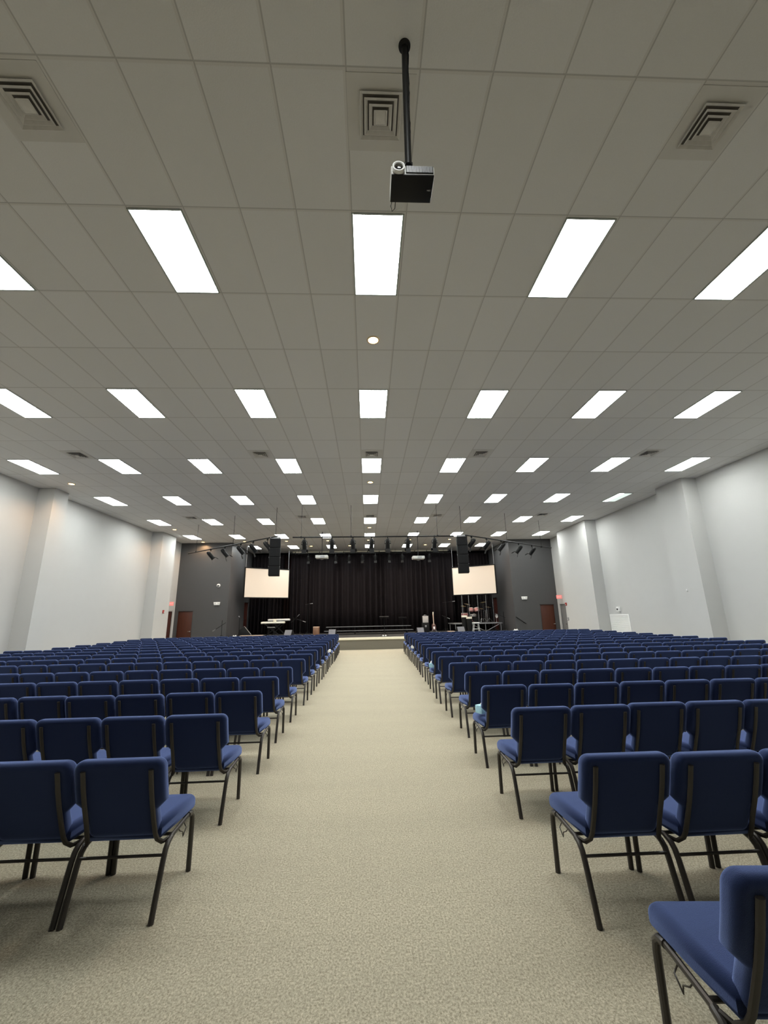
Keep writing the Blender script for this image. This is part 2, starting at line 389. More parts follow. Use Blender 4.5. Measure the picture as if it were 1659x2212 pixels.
# ------------------------------------------------------------------ ceiling light panels
def make_panel(label, dim=False):
    t = thing('ceiling_light', label, 'ceiling light', (0, 0, CEIL), group='recessed ceiling light panels')
    f = MB(); a, b = .2905, .5955
    for s in (-1, 1):
        f.box((s*(a-.004), 0, -.007), (.018, 2*b, .012)); f.box((0, s*(b-.004), -.007), (2*a-.03, .018, .012))
    f.build('frame', MT['light_frame'], t)
    MB().box((0, 0, -.005), (2*a-.03, 2*b-.03, .007)).build('diffuser', MT['lens_dim' if dim else 'lens'], t)
    return t
panel0 = make_panel('x'); used = False
ROWN = ['first', 'second', 'third', 'fourth', 'fifth', 'sixth', 'seventh']
dim0 = None
for r in range(-1, 7):
    for c in range(-4, 5):
        if r == 6 and abs(c) > 3: continue
        if r < 0 and abs(c) != 0: continue
        loc = (.154+2.4384*c, 4.178+3.6576*r, CEIL)
        side = 'in the centre column' if c == 0 else '%s column %s of centre' % (ORD[abs(c)-1], 'left' if c < 0 else 'right')
        lb = 'bright white ceiling light panel, %s row from the camera, %s' % (ROWN[r], side)
        if r < 0: lb = 'white ceiling light panel behind the camera, %s' % side
        if (r, c) == (3, 4):
            d = make_panel('white ceiling light panel with one dim tube, fourth row, near the right wall', True); d.location = loc
            # the tube that still burns along one side of it
            MB().box((-.13, 0, -.010), (.17, 1.12, .004)).build('lit_tube', MT['lens'], d)
            continue
        if not used: panel0.location = loc; panel0['label'] = lb; used = True
        else: dup(panel0, loc, 0, lb)

# ------------------------------------------------------------------ warm can lights
def make_can(label):
    t = thing('can_light', label, 'can light', (0, 0, CEIL), group='warm round can lights')
    MB().lathe([(.080, -.004), (.083, -.010), (.104, -.010), (.110, -.001)], n=24, cap=False).build('trim_ring', MT['can_trim'], t)
    MB().lathe([(.0, -.0075), (.082, -.0075), (.082, -.002), (0, -.002)], n=24, cap=False).build('lamp', MT['can_lens'], t)
    ld = bpy.data.lights.new('can_glow', 'SPOT'); ld.energy = CAN_W; ld.color = (1.0, .60, .30); ld.spot_size = R(150); ld.spot_blend = .6; ld.shadow_soft_size = .05
    lo = bpy.data.objects.new('can_glow', ld); C.collection.objects.link(lo); lo.parent = t; lo.location = (0, 0, -.03)
    return t
can0 = make_can('x'); cf = True
cans = [(.13, 5.74, 'in the centre, between first and second light rows'), (.13, 13.06, 'in the centre, just beyond the third light row'), (.13, 20.4, 'in the centre, just beyond the fifth light row'),
        (-9.62, 13.05, 'by the nearer left column'), (-9.62, 20.37, 'by the farther left column'), (-9.62, 5.74, 'high over the left chairs, nearest the camera')]
for k, x in enumerate((-9.61, -7.2, -4.76, -2.33, .1, 2.55, 4.97, 7.44)): cans.append((x, 24.0, 'in the long row before the stage, %s from left' % ORD[k]))
for k, x in enumerate((-3.56, -1.11, 1.32, 3.75)): cans.append((x, 25.87, 'in the short row over the stage, %s from left' % ORD[k]))
for x, y, d in cans:
    lb = 'warm round can light %s' % d
    if cf: can0.location = (x, y, CEIL); can0['label'] = lb; cf = False
    else: dup(can0, (x, y, CEIL), 0, lb)

# ------------------------------------------------------------------ air diffusers
def make_vent(label):
    t = thing('ceiling_vent', label, 'air vent', (0, 0, CEIL), group='square ceiling air vents')
    MB().box((0, 0, -.003), (.585, .585, .005)).build('panel', MT['vent_panel'], t)
    MB().box((0, 0, -.008), (.33, .33, .004)).build('duct_opening', MT['vent_dark'], t)
    for k in range(4):
        a = .185-.042*k; z0 = -.010-.004*k; mb = MB()
        w = .029
        outer = [(-a, -a), (a, -a), (a, a), (-a, a)]; inn = a-w
        bm = mb.bm
        pr = [(a, z0-.018), (a-.004, z0-.020), (inn, z0-.004), (inn, z0), (a-.006, z0-.014)]
        rings = []
        for (q, z) in pr: rings.append([bm.verts.new((sx*q, sy*q, z)) for sx, sy in ((-1, -1), (1, -1), (1, 1), (-1, 1))])
        for i in range(len(rings)):
            A, B = rings[i], rings[(i+1) % len(rings)]
            for j in range(4): bm.faces.new((A[j], A[(j+1) % 4], B[(j+1) % 4], B[j]))
        mb.build('louvre', MT['vent_white'], t, 20)
    MB().box((0, 0, -.036), (.095, .115, .006), bev=.002).build('centre_plate', MT['vent_white'], t)
    return t
vent0 = make_vent('x'); vf = True
vx = lambda k: .154+.6096*k
vents = [(vx(0), 2.66, 'beside the hanging projector pipe'), (vx(5), 2.66, 'at the upper right of the photo'), (vx(-5), 2.66, 'at the upper left edge of the photo')]
for yy, dd in ((10.575, 'just before the third light row'), (17.89, 'just before the fifth light row')):
    for k, nm in ((-13, 'farthest left'), (-5, 'left of centre'), (0, 'in the centre'), (5, 'right of centre'), (13, 'farthest right')): vents.append((vx(k), yy, '%s, %s' % (dd, nm)))
for x, y, d in vents:
    lb = 'square louvred ceiling air vent %s' % d
    if vf: vent0.location = (x, y, CEIL); vent0['label'] = lb; vf = False
    else: dup(vent0, (x, y, CEIL), 0, lb)

# ------------------------------------------------------------------ chairs
def lean(z): 
    t = (z-.43)/.43
    return .100-.150*t-.012*math.sin(PI*max(0, min(1, t)))
def chair_meshes():
    P = {}
    # backrest outline, front view
    hw = .2645; nw = .207
    right = arc(nw-.045, .395+.045, .045, -90, 0, 5)+[(nw, .5), (nw, .56), (hw, .615), (hw, .72)]
    right += arc(hw-.052, .864-.052, .052, 0, 90, 6)
    poly = right+[(-x, z) for x, z in right[::-1]]
    mb = MB(); mb.cushion(poly, (0, -.037, 0), (1, 0, 0), (0, 0, 1), (0, 1, 0), .09, .034)
    mb.warp(lambda c: Vector((c.x, c.y+lean(c.z)+.004*math.cos(c.x/hw*PI/2), c.z+.003*math.cos(c.x/hw*PI/2)*(1 if c.z > .7 else 0))))
    P['backrest'] = (mb.mesh('backrest', MT['blue'], 80), None)
    poly = [(-.225, .085), (.225, .085)]+[(.252, .28)]+arc(.206, .50, .052, 0, 90, 5)+arc(-.206, .50, .052, 90, 180, 5)+[(-.252, .30)]
    mb = MB(); mb.cushion(poly, (0, 0, .368), (1, 0, 0), (0, 1, 0), (0, 0, 1), .095, .038)
    mb.warp(lambda c: Vector((c.x, c.y, c.z+(.012 if c.z > .42 else 0)*math.cos(c.x/.3*PI/2)-max(0, c.y-.42)**2*2.0+.012*(c.y/.5))))
    P['seat'] = (mb.mesh('seat', MT['blue'], 80), None)
    rail = lambda s: MB().tube([(s*.197, lean(.81)-.043, .81), (s*.197, lean(.70)-.043, .70), (s*.197, lean(.6)-.043, .6), (s*.197, lean(.5)-.043, .5), (s*.2, lean(.43)-.042, .42), (s*.205, lean(.41)-.03, .385), (s*.225, .105, .358), (s*.242, .15, .355)], .0155, 8, flat=.6, side=Vector((0, 1, 0)))
    P['back_rail'] = [rail(s).mesh('back_rail', MT['metal']) for s in (-1, 1)]
    P['rear_leg'] = [MB().tube([(s*.25, 0, 0), (s*.25, .03, .10), (s*.25, .085, .27), (s*.25, .105, .315), (s*.249, .135, .342), (s*.247, .175, .353)], .0165, 10).mesh('leg', MT['metal']) for s in (-1, 1)]
    P['front_leg'] = [MB().tube([(s*.25, .505, 0), (s*.25, .502, .30), (s*.25, .495, .34), (s*.249, .47, .362), (s*.247, .43, .367)], .0165, 10).mesh('leg', MT['metal']) for s in (-1, 1)]
    f = MB()
    for s in (-1, 1): f.tube([(s*.247, .17, .353), (s*.247, .435, .367)], .0125, 8)
    f.tube([(-.247, .2, .357), (.247, .2, .357)], .010, 8); f.tube([(-.247, .41, .366), (.247, .41, .366)], .010, 8)
    P['seat_frame'] = (f.mesh('seat_frame', MT['metal']), None)
    P['stretcher'] = (MB().tube([(-.25, .088, .295), (.25, .088, .295)], .0085, 8).mesh('stretcher', MT['metal']), None)
    hk = lambda s: MB().tube([(s*.25, .35, .36), (s*.258, .36, .335), (s*.268, .355, .325), (s*.268, .33, .305), (s*.267, .315, .290), (s*.264, .315, .315), (s*.258, .28, .335), (s*.25, .27, .355)], .0032, 6)
    P['hook'] = [hk(s).mesh('ganging_hook', MT['metal']) for s in (-1, 1)]
    return P
CM = chair_meshes()
CH = []    # (name, mesh) list of parts
for nm in ('seat', 'backrest', 'seat_frame', 'stretcher'): CH.append((nm, CM[nm][0]))
for nm, key in (('back_rail', 'back_rail'), ('leg', 'rear_leg'), ('leg', 'front_leg'), ('ganging_hook', 'hook')):
    for me in CM[key]: CH.append((nm, me))
chair0 = thing('church_chair', 'x', 'chair')
for nm, me in CH:
    o = bpy.data.objects.new(nm, me); C.collection.objects.link(o); o.parent = chair0
FEET_R = [1.53, 2.66, 3.90, 5.06, 6.20, 7.36, 8.45, 9.57, 10.66, 11.86, 12.90, 13.97, 15.02, 16.0, 17.2, 18.3, 19.4]
X0_R = [1.19, 1.235, 1.26, 1.31, 1.38, 1.38, 1.38, 1.42, 1.46, 1.48, 1.52, 1.55, 1.57, 1.57, 1.62, 1.62, 1.66]
FEET_L = [2.86, 3.99, 5.12, 6.25, 7.36, 8.66, 9.75, 10.82, 11.93, 13.02, 14.13, 15.2, 16.3, 17.35, 18.4, 19.5]
X0_L = [1.235, 1.24, 1.22, 1.27, 1.27, 1.25, 1.25, 1.26, 1.25, 1.25, 1.28, 1.27, 1.26, 1.28, 1.31, 1.33]
def project(p):
    d = Vector(p)-Vector((0, 0, EYE)); z = d.dot(fw)
    return (829.5+F_PX*d.dot(r2)/z, 1106-F_PX*d.dot(u2)/z, z) if z > .2 else (-9999, -9999, z)
ALL = []
for blk, feet, x0s, sg in (('right', FEET_R, X0_R, 1), ('left', FEET_L, X0_L, -1)):
    for r, (fy, x0) in enumerate(zip(feet, x0s)):
        near = r < 3
        pitch_x = .541 if near else min(.553, (10.32-x0)/16)
        n = 16; x = x0; rr = random.Random(r*31+(5 if blk == 'left' else 0))
        off = 0; slope = (rr.random()-.5)*.006
        for k in range(n):
            if k and rr.random() < .22: off = (rr.random()-.5)*.07
            if k == 0: off = 0
            cx = sg*(x0+.262+k*pitch_x)
            ALL.append((blk, r, k, cx, fy+off+slope*k*.5+(rr.random()-.5)*.012, (rr.random()-.5)*.014, (rr.random()-.5)*.004))
    if blk == 'left': ALL.append(('left', 9, 16, -10.33, 12.95, .02, 0))
def inview(c, m=0):
    for z in (.1, .85):
        for dx in (-.25, .25):
            q = project((c[3]+dx, c[4], z))
            if -m < q[0] < 1659+m and -m < q[1] < 2212+m: return True
    return False
vis = [c for c in ALL if inview(c)]
vis.sort(key=lambda c: c[4])
near = vis[:300]; nearset = {id(c) for c in near}
rest = [c for c in ALL if id(c) not in nearset and (inview(c, 260))]
first = True
def chair_label(c):
    blk, r, k = c[:3]
    seat = 'on the aisle' if k == 0 else '%s from the aisle' % ORD[k]
    if blk == 'right' and r == 0: return 'blue padded chair cut off at the lower right corner, closest to the camera'
    rr = r if blk == 'right' else r+1
    return 'blue padded chair in the %s block, %s row from the camera, %s' % (blk, ORD[rr-1], seat)
for c in near:
    if c[0] == 'right' and c[1] == 0 and c[2] == 0: c = c[:3]+(1.145+.262, c[4], -.07, 0)
    lb = chair_label(c); grp = 'blue padded chairs in the %s block' % c[0]
    if first: o = chair0; first = False
    else: o = dup(chair0, (0, 0, 0))
    o.location = (c[3], c[4], 0); o.rotation_euler = (0, 0, c[5]); o['label'] = lb; o['group'] = grp
# the chairs furthest off and those at the edges of the view, as one object
def joined(chairs, name):
    vs, fs = [], []
    mats = [MT['blue'], MT['metal']]; mi = []
    src = []
    for nm, me in CH:
        if nm == 'ganging_hook': continue
        src.append(([v.co.copy() for v in me.vertices], [tuple(p.vertices) for p in me.polygons], 0 if nm in ('seat', 'backrest') else 1))
    for c in chairs:
        M = Matrix.Translation((c[3], c[4], 0)) @ Matrix.Rotation(c[5], 4, 'Z')
        for co, po, m in src:
            b = len(vs); vs.extend([tuple(M @ v) for v in co]); fs.extend([tuple(b+i for i in p) for p in po]); mi.extend([m]*len(po))
    me = bpy.data.meshes.new(name); me.from_pydata(vs, [], fs)
    for m in mats: me.materials.append(m)
    me.polygons.foreach_set('material_index', mi); me.polygons.foreach_set('use_smooth', [True]*len(fs)); me.set_sharp_from_angle(angle=R(50))
    o = bpy.data.objects.new(name, me); C.collection.objects.link(o); return o
tag(joined(rest, 'distant_chairs'), 'far rows of blue padded chairs nearest the stage and at the row ends', 'chairs', kind='stuff')
def tissue(x, y, z, lb, rz=0, main='tissue'):
    t = thing('tissue_box', lb, 'tissue box', (x, y, z), rz, 'tissue boxes on aisle chairs')
    MB().box((0, 0, .045), (.20, .11, .09), bev=.004).build('carton', MT[main], t)
    m = MB(); m.tube([(-.03, 0, .088), (-.01, .005, .12), (.015, -.005, .15)], [.035, .028, .006], 8, flat=.4); m.build('tissue', MT['cloth'], t)
tissue(1.415, 5.06+.30, .503, 'pale blue tissue box on a right aisle chair, third full row', .5)
tissue(1.46, 9.57+.25, .503, 'white and blue tissue box on a right aisle chair, middle rows', 1.2)
tissue(1.62, 15.02+.25, .503, 'white tissue box on a right aisle chair far down the aisle', 1.2, 'cloth')
tissue(-1.33, 14.13+.25, .503, 'white tissue box on a left aisle chair far down the aisle', 1.2, 'cloth')

# ------------------------------------------------------------------ large ceiling projector
def text_mesh(name, body, size, m, parent, loc, rot, depth=.0008, sx=1):
    cu = bpy.data.curves.new('txt', 'FONT'); cu.body = body; cu.size = size; cu.extrude = depth; cu.align_x = 'CENTER'; cu.align_y = 'CENTER'
    ob = bpy.data.objects.new('txt', cu); C.collection.objects.link(ob)
    dg = bpy.context.evaluated_depsgraph_get(); me = bpy.data.meshes.new_from_object(ob.evaluated_get(dg)); bpy.data.objects.remove(ob)
    me.name = name; me.materials.clear(); me.materials.append(m)
    o = bpy.data.objects.new(name, me); C.collection.objects.link(o); o.parent = parent; o.location = loc; o.rotation_euler = rot; o.scale = (sx, 1, 1)
    return o
pj = thing('projector', 'black and silver projector hanging from a ceiling pipe, lens facing camera', 'projector', (.30, 2.20, CEIL))
# local frame: z measured from the ceiling
ZP = 4.79-CEIL; ZB = 4.705-CEIL
MB().lathe([(.0, 0), (.048, 0), (.046, -.014), (.030, -.022), (0, -.022)], (0.03, 0, 0), cap=False).build('ceiling_flange', MT['blackmetal'], pj)
MB().tube([(.03, 0, -.015), (.022, .02, ZP+.02)], .0245, 16).build('pipe', MT['blackmetal'], pj)
pts = [(.052, -.012, -.03)]
for i in range(1, 12): pts.append((.054+.003*math.sin(i*1.7)-.0015*i, -.014-.003*math.cos(i*2.1)+.002*i, -.03-i*.098))
MB().tube(pts, .006, 6).build('cable', MT['tweed'], pj)
MB().box((.03, .09, ZP+.012), (.14, .12, .012), bev=.003).box((.022, .04, ZP+.03), (.06, .06, .03), bev=.004).build('mount_bracket', MT['blackmetal'], pj)
xa, xb = -.105, .205
body = MB().span((xa, .008, ZB+.004), (xb, .205, ZP), bev=.006, seg=3).build('body', MT['silver'], pj)
MB().span((xa+.003, .006, ZB-.004), (xb-.003, .205, ZB+.006), bev=.003).build('underside_cover', MT['blackmetal'], pj)
vt = MB(); vt.span((xa+.105, .002, ZB+.016), (xb-.008, .010, ZP-.008), bev=.001); vt.build('vent_panel', MT['blackmetal'], pj)
sl = MB()
for i in range(24): sl.span((xa+.112+i*.0078, -.001, ZB+.018), (xa+.1155+i*.0078, .003, ZP-.010))
sl.build('vent_slats', MT['grey_metal'], pj)
MB().lathe([(.030, 0), (.041, 0), (.044, .006), (.044, .035), (.036, .035), (.030, .030)], (xa+.053, .014, ZB+.046), (0, -1, 0), 32, cap=False).build('lens_ring', MT['white'], pj)
MB().lathe([(0, .012), (.018, .014), (.031, .006), (.031, 0)], (xa+.053, .012, ZB+.046), (0, -1, 0), 32, cap=False).build('lens', MT['glassdark'], pj)
MB().tube([(xa+.02, .2, ZB+.02), (xa+.01, .235, ZB-.005), (xa+.02, .255, ZB-.03), (xa+.04, .24, ZB-.02), (xa+.045, .205, ZB+.02)], .003, 6).build('loop_cable', MT['blackmetal'], pj)
MB().tube([(xa+.03, .25, ZB-.03), (xa+.09, .245, ZB-.005), (xa+.16, .2, ZB+.015)], .0018, 6).build('safety_wire', MT['silver'], pj)
text_mesh('logo_lettering', 'NEC', .014, MT['silver'], pj, (xb-.028, .11, ZB-.005), (PI, 0, 0))

# ------------------------------------------------------------------ lighting pipes
def pipe(a, b, rods, label, name='lighting_pipe', r=.026, m='blackmetal'):
    a = Vector(a); b = Vector(b)
    t = thing(name, label, 'pipe', tuple(a))
    MB().tube([(0, 0, 0), tuple(b-a)], r, 12).build('pipe', MT[m], t)
    for (x, y, z) in rods:
        MB().tube([(x-a.x, y-a.y, z-a.z), (x-a.x, y-a.y, CEIL-a.z)], .0085, 6).build('hanging_rod', MT['blackmetal'], t)
        MB().box((x-a.x, y-a.y, z-a.z), (.07, .07, .075), bev=.008).build('pipe_clamp', MT['blackmetal'], t)
    return t
PZ = 4.72
pipe((-2.94, 16.0, PZ), (3.50, 16.0, PZ-.02), [(-2.6, 16, PZ), (-.63, 16, PZ), (2.83, 16, PZ)], 'black lighting pipe hanging straight across before the stage')
pipe((-3.45, 15.78, PZ+.02), (-8.55, 19.73, PZ-.02), [(-5.77, 17.6, PZ), (-8.02, 19.32, PZ)], 'black lighting pipe angling back to the left wall')
pipe((3.95, 15.95, PZ), (9.12, 19.67, PZ+.02), [(6.2, 17.6, PZ), (8.4, 19.15, PZ)], 'black lighting pipe angling back to the right wall')
pipe((-5.14, 27.45, 5.78), (5.76, 27.45, 5.72), [(-4.6, 27.45, 5.78), (-1.5, 27.45, 5.76), (1.9, 27.45, 5.74), (5.2, 27.45, 5.72)], 'black lighting pipe close under the ceiling above the curtain', r=.03)
# stage lamps
def make_lamp(label, rz, tilt, group, name='stage_lamp', scale=1.0):
    """hangs from its clamp at the origin; barrel points along -local... rz heading, tilt below horizontal"""
    t = thing(name, label, 'stage light', group=group)
    MB().box((0, 0, -.01), (.05, .07, .09), bev=.01).tube([(0, 0, -.05), (0, 0, -.12)], .012, 8).build('clamp', MT['blackmetal'], t)
    cz = -.27; yk = MB(); n = 12; w = .118
    yk.tube([(-w, 0, cz), (-w, 0, cz+.06)]+[(-w*math.cos(PI*i/n), 0, cz+.06+.10*math.sin(PI*i/n)) for i in range(1, n)]+[(w, 0, cz+.06), (w, 0, cz)], .011, 8, side=Vector((0, 1, 0)))
    yk.build('yoke', MT['blackmetal'], t)
    d = Vector((0, math.cos(tilt), -math.sin(tilt))); c = Vector((0, 0, cz))
    b = MB().lathe([(0, -.20), (.05, -.20), (.068, -.17), (.082, -.10), (.085, -.02), (.085, .17), (.096, .172), (.096, .20), (.080, .20), (.078, .15), (.05, .05), (0, .04)], c, d, 20, cap=False)
    side = Vector((1, 0, 0))
    b.cyl(c-side*.125, c+side*.125, .018, 8)
    body = b.build('barrel', MT['blackmetal'], t)
    # barn doors
    upv = side.cross(d).normalized()
    rot = Matrix((side, d, upv)).transposed()
    for s in (-1, 1):
        bd = MB().box(c+d*.27+upv*s*.125, (.19, .15, .005), Matrix.Rotation(.35*s, 3, side) @ rot); bd.build('barn_door', MT['blackmetal'], t)
    MB().box(c+d*.202, (.20, .01, .20), rot, .01).lathe([(0, 0), (.09, 0), (.09, .004), (0, .012)], c+d*.19, d, 20, cap=False).build('colour_frame', MT['blackmetal'], t)
    t.rotation_euler = (0, 0, rz)
    return t
def lamp_at(proto, x, y, z, rz, lb, grp):
    o = dup(proto, (x, y, z), rz, lb, grp); return o
LG1, LG2, LG3, LG4 = 'stage lights on the centre pipe', 'stage lights on the left angled pipe', 'stage lights on the right angled pipe', 'small stage lights above the curtain'
lampA = make_lamp('x', 0, R(72), LG1); lampA.scale = (1, 1, 1)
lampB = make_lamp('x', 0, R(48), LG2)
ls = [-2.47, -1.39, -.56, .18, .82, 1.63, 2.70]
for k, x in enumerate(ls):
    lb = 'black stage light hanging on the centre pipe, %s of seven from left' % ORD[k]
    rz = (-.12, .1, -.3, .25, .0, .12, .15)[k]
    if k == 0: lampA.location = (x, 16, PZ-.02); lampA.rotation_euler = (0, 0, rz); lampA['label'] = lb
    else: lamp_at(lampA, x, 16, PZ-.02, rz, lb, LG1)
for k, (x, y) in enumerate(((-7.06, 18.57), (-6.22, 17.93), (-5.33, 17.24), (-4.67, 16.72), (-3.96, 16.18))):
    lb = 'black stage light on the left angled pipe, %s of five from left' % ORD[k]
    rz = R((-70, -66, -62, -58, -85)[k])
    if k == 0: lampB.location = (x, y, PZ-.02); lampB.rotation_euler = (0, 0, rz); lampB['label'] = lb
    else: lamp_at(lampB, x, y, PZ-.02, rz, lb, LG2)
for k, (x, y) in enumerate(((4.25, 16.17), (5.03, 16.73), (5.85, 17.32), (6.89, 18.07), (7.75, 18.69))):
    lamp_at(lampB, x, y, PZ-.01, R((60, 58, 62, 66, 60)[k]), 'black stage light on the right angled pipe, %s of five from left' % ORD[k], LG3)
for k, x in enumerate((-3.93, -2.11, -1.22, -.32, .56, 1.49, 2.38, 4.22)):
    lamp_at(lampA, x, 27.45, 5.72, (k % 3-1)*.3, 'small dark stage light above the curtain, %s of eight from left' % ORD[k], LG4)

# ------------------------------------------------------------------ hanging speaker columns
def column(x, y, rz, lb):
    t = thing('hanging_speaker', lb, 'loudspeaker', (x, y, 0), rz, 'hanging speaker columns')
    z1, z0 = 4.70, 3.24; n = 4; h = (z1-z0)/n
    for k in range(n):
        MB().span((-.21, -.17, z0+h*k+.004), (.21, .27, z0+h*(k+1)-.004), bev=.012).build('cabinet', MT['rubber'], t)
        MB().span((-.185, -.178, z0+h*k+.02), (.185, -.166, z0+h*(k+1)-.02)).build('grille', MT['tweed'], t)
    f = MB()
    for s in (-1, 1):
        for k in range(n): f.box((s*.213, -.10, z0+h*(k+.97)), (.012, .03, .04))
    f.build('rigging_links', MT['grey_metal'], t)
    fr = MB(); 
    for s in (-1, 1): fr.box((s*.18, .05, 4.74), (.03, .5, .05))
    fr.box((0, .05, 4.74), (.36, .05, .05)); fr.box((0, -.15, 4.74), (.36, .03, .04)); fr.build('fly_frame', MT['grey_metal'], t)
    MB().tube([(0, .05, 4.75), (0, .05, CEIL)], .010, 6).build('hanging_rod', MT['blackmetal'], t)
column(-3.66, 16.24, R(10), 'tall black speaker column hanging in front of left screen')
column(3.86, 16.24, R(-10), 'tall black speaker column hanging in front of right screen')

# ------------------------------------------------------------------ white stage projectors
def small_projector(x, lb, z):
    t = thing('projector', lb, 'projector', (x, 21.4, z), 0, 'white projectors hanging before the stage')
    MB().span((-.32, -.22, -.08), (.32, .22, .08), bev=.03, seg=3).build('body', MT['white_metal'], t)
    MB().span((-.06, -.225, -.055), (.16, -.218, .05)).build('vent_panel', MT['grey_metal'], t)
    MB().lathe([(0, -.16), (.08, -.13), (.14, -.09), (.15, -.078)], (0, 0, 0), cap=False).build('lens_housing', MT['grey_metal'], t)
    MB().lathe([(.05, 0), (.06, 0), (.06, .03), (.05, .03)], (.2, .22, 0), (0, 1, 0), cap=False).build('lens_ring', MT['rubber'], t)
    MB().tube([(0, 0, .08), (0, 0, CEIL-z)], .018, 10).build('pipe', MT['blackmetal'], t)
small_projector(-2.37, 'white projector hanging on a pipe before the curtain, left one', 4.68)
small_projector(2.70, 'white projector hanging on a pipe before the curtain, right one', 4.57)

# ------------------------------------------------------------------ projection screens
def screen(a, b, zb, zt, lb):
    a = Vector((a[0], a[1], 0)); b = Vector((b[0], b[1], 0)); c = (a+b)/2; wd = (b-a).length
    ang = math.atan2(b.y-a.y, b.x-a.x)
    t = thing('projection_screen', lb, 'projection screen', (c.x, c.y, (zb+zt)/2), ang, 'projection screens beside the curtain')
    h = zt-zb
    MB().box((0, 0, 0), (wd, .03, h)).build('fabric', MT['screen'], t)
    f = MB()
    for s in (-1, 1):
        f.box((s*(wd/2+.03), -.005, 0), (.06, .06, h+.12), bev=.004); f.box((0, -.005, s*(h/2+.03)), (wd, .06, .06), bev=.004)
    f.build('frame', MT['rubber'], t)
    for s in (-1, 1): MB().tube([(s*(wd/2-.02), .02, h/2), (s*(wd/2-.02), .02, CEIL-(zb+zt)/2)], .012, 8).build('hanging_rod', MT['grey_metal'], t)
screen((-7.48, 25.5), (-5.15, 27.15), 2.88, 4.64, 'warm-tinted white projection screen angled at the left of the stage')
screen((5.65, 27.0), (8.02, 25.5), 2.86, 4.60, 'warm-tinted white projection screen angled at the right of the stage')

# ------------------------------------------------------------------ curtains
def curtain(x0, x1, y, z0, z1, lb, m, name='stage_curtain', seed=1, y1=None, amp=.11, per=.30):
    y1 = y if y1 is None else y1; rr = random.Random(seed)
    L = math.hypot(x1-x0, y1-y); n = int(L/.03); ph = 0; bmv = MB(); bm = bmv.bm; cols = []
    dx, dy = (x1-x0)/L, (y1-y)/L; nxv, nyv = -dy, dx
    zs = [z0, z0+(z1-z0)*.3, z0+(z1-z0)*.7, z1-.25, z1]; p = 0; a = amp; pr = per
    for i in range(n+1):
        s = L*i/n; ph += 2*PI*(L/n)/pr
        if ph > 2*PI: ph -= 2*PI; pr = per*(.6+rr.random()*1.0); a = amp*(.5+rr.random()*.9)
        col = []
        for k, z in enumerate(zs):
            aa = a*(1.0, .95, .8, .5, .25)[k]; o = aa*math.sin(ph)+.02*math.sin(s*3+k*.5)
            col.append(bm.verts.new((x0+dx*s+nxv*o, y+dy*s+nyv*o, z)))
        cols.append(col)
    for A, B in zip(cols, cols[1:]):
        for k in range(len(zs)-1): bm.faces.new((A[k], B[k], B[k+1], A[k+1]))
    o = bmv.build(name, m, None, 180)
    sm = o.modifiers.new('thickness', 'SOLIDIFY'); sm.thickness = .006
    return tag(o, lb, 'curtain', 'black stage curtains')
curtain(-5.2, 5.95, 28.1, STAGE, 5.80, 'wide black pleated curtain across the middle of the stage', MT['curtain'], seed=3)
curtain(-7.92, -5.75, 28.45, STAGE, 5.86, 'narrow black curtain behind the left projection screen', MT['curtain'], seed=5, per=.2)
curtain(6.1, 8.55, 28.45, STAGE, 5.80, 'narrow black curtain behind the right projection screen', MT['curtain'], seed=9, per=.2)
tag(curtain(-5.7, -5.2, 28.3, STAGE, 5.80, 'brownish black curtain strip between left screen and centre curtain', MT['curtain_brown'], seed=11, per=.2), 'brownish black curtain strip between left screen and centre curtain')
t = thing('curtain_track', 'cream warm-lit curtain track along the ceiling above the black curtain', 'curtain track', (0, 28.0, 5.9))
MB().span((-5.1, -.06, .005), (5.6, .02, .115), bev=.005).build('track_board', MT['cream'], t)  # warm light along the soffit edge is put into the bright cream colour
bk = MB()
for k in range(14): bk.box((-4.9+k*.82, -.02, -.0), (.04, .10, .16))
bk.build('brackets', MT['blackmetal'], t)

# ------------------------------------------------------------------ wall fittings
def exit_sign(x, y, z, lb, face):
    t = thing('exit_sign', lb, 'exit sign', (x, y, z), 0, 'red exit signs')
    MB().box((0, 0, 0), (.30 if face[1] else .05, .05 if face[1] else .30, .20), bev=.006).build('housing', MT['red_sign'], t)
    for s in (-1, 1): text_mesh('lettering', 'EXIT', .12, MT['white'], t, (0, s*.026, 0), (PI/2, 0, 0 if s < 0 else PI))
exit_sign(XL+.17, 23.35, 2.49, 'red exit sign above the door in the left wall', (0, -1))
exit_sign(XR-.17, 23.65, 2.49, 'red exit sign above the door in the right wall', (0, -1))
def emergency(x, z, lb):
    t = thing('emergency_light', lb, 'emergency light', (x, YB, z), 0, 'white emergency lights')
    MB().prism([(-.18, .08), (.18, .08), (.15, -.09), (-.15, -.09)], (0, -.08, 0), (1, 0, 0), (0, 0, 1), (0, 1, 0), .08, bev=.015).build('housing', MT['white'], t)
    for s in (-1, 1): MB().lathe([(0, .012), (.04, .01), (.045, 0)], (s*.09, -.08, .01), (0, -1, 0), 16, cap=False).build('lamp_head', MT['silver'], t)
emergency(-8.63, 2.49, 'white emergency light on the charcoal wall left of the stage')
emergency(9.27, 2.49, 'white emergency light on the charcoal wall right of the stage')
t = thing('security_camera', 'round white dome camera high on the left charcoal wall', 'security camera', (-8.62, YB, 3.51))
MB().lathe([(.10, 0), (.10, .04), (.08, .07)], (0, 0, 0), (0, -1, 0), 24).build('base', MT['white'], t)
MB().ball((0, -.08, -.02), .055).build('lens_dome', MT['glassdark'], t)
t = thing('wall_camera', 'small white box device above the grille on right wall', 'security camera', (XR, 18.29, 1.73))
MB().box((-.05, 0, 0), (.1, .16, .2), bev=.01).build('housing', MT['white'], t)
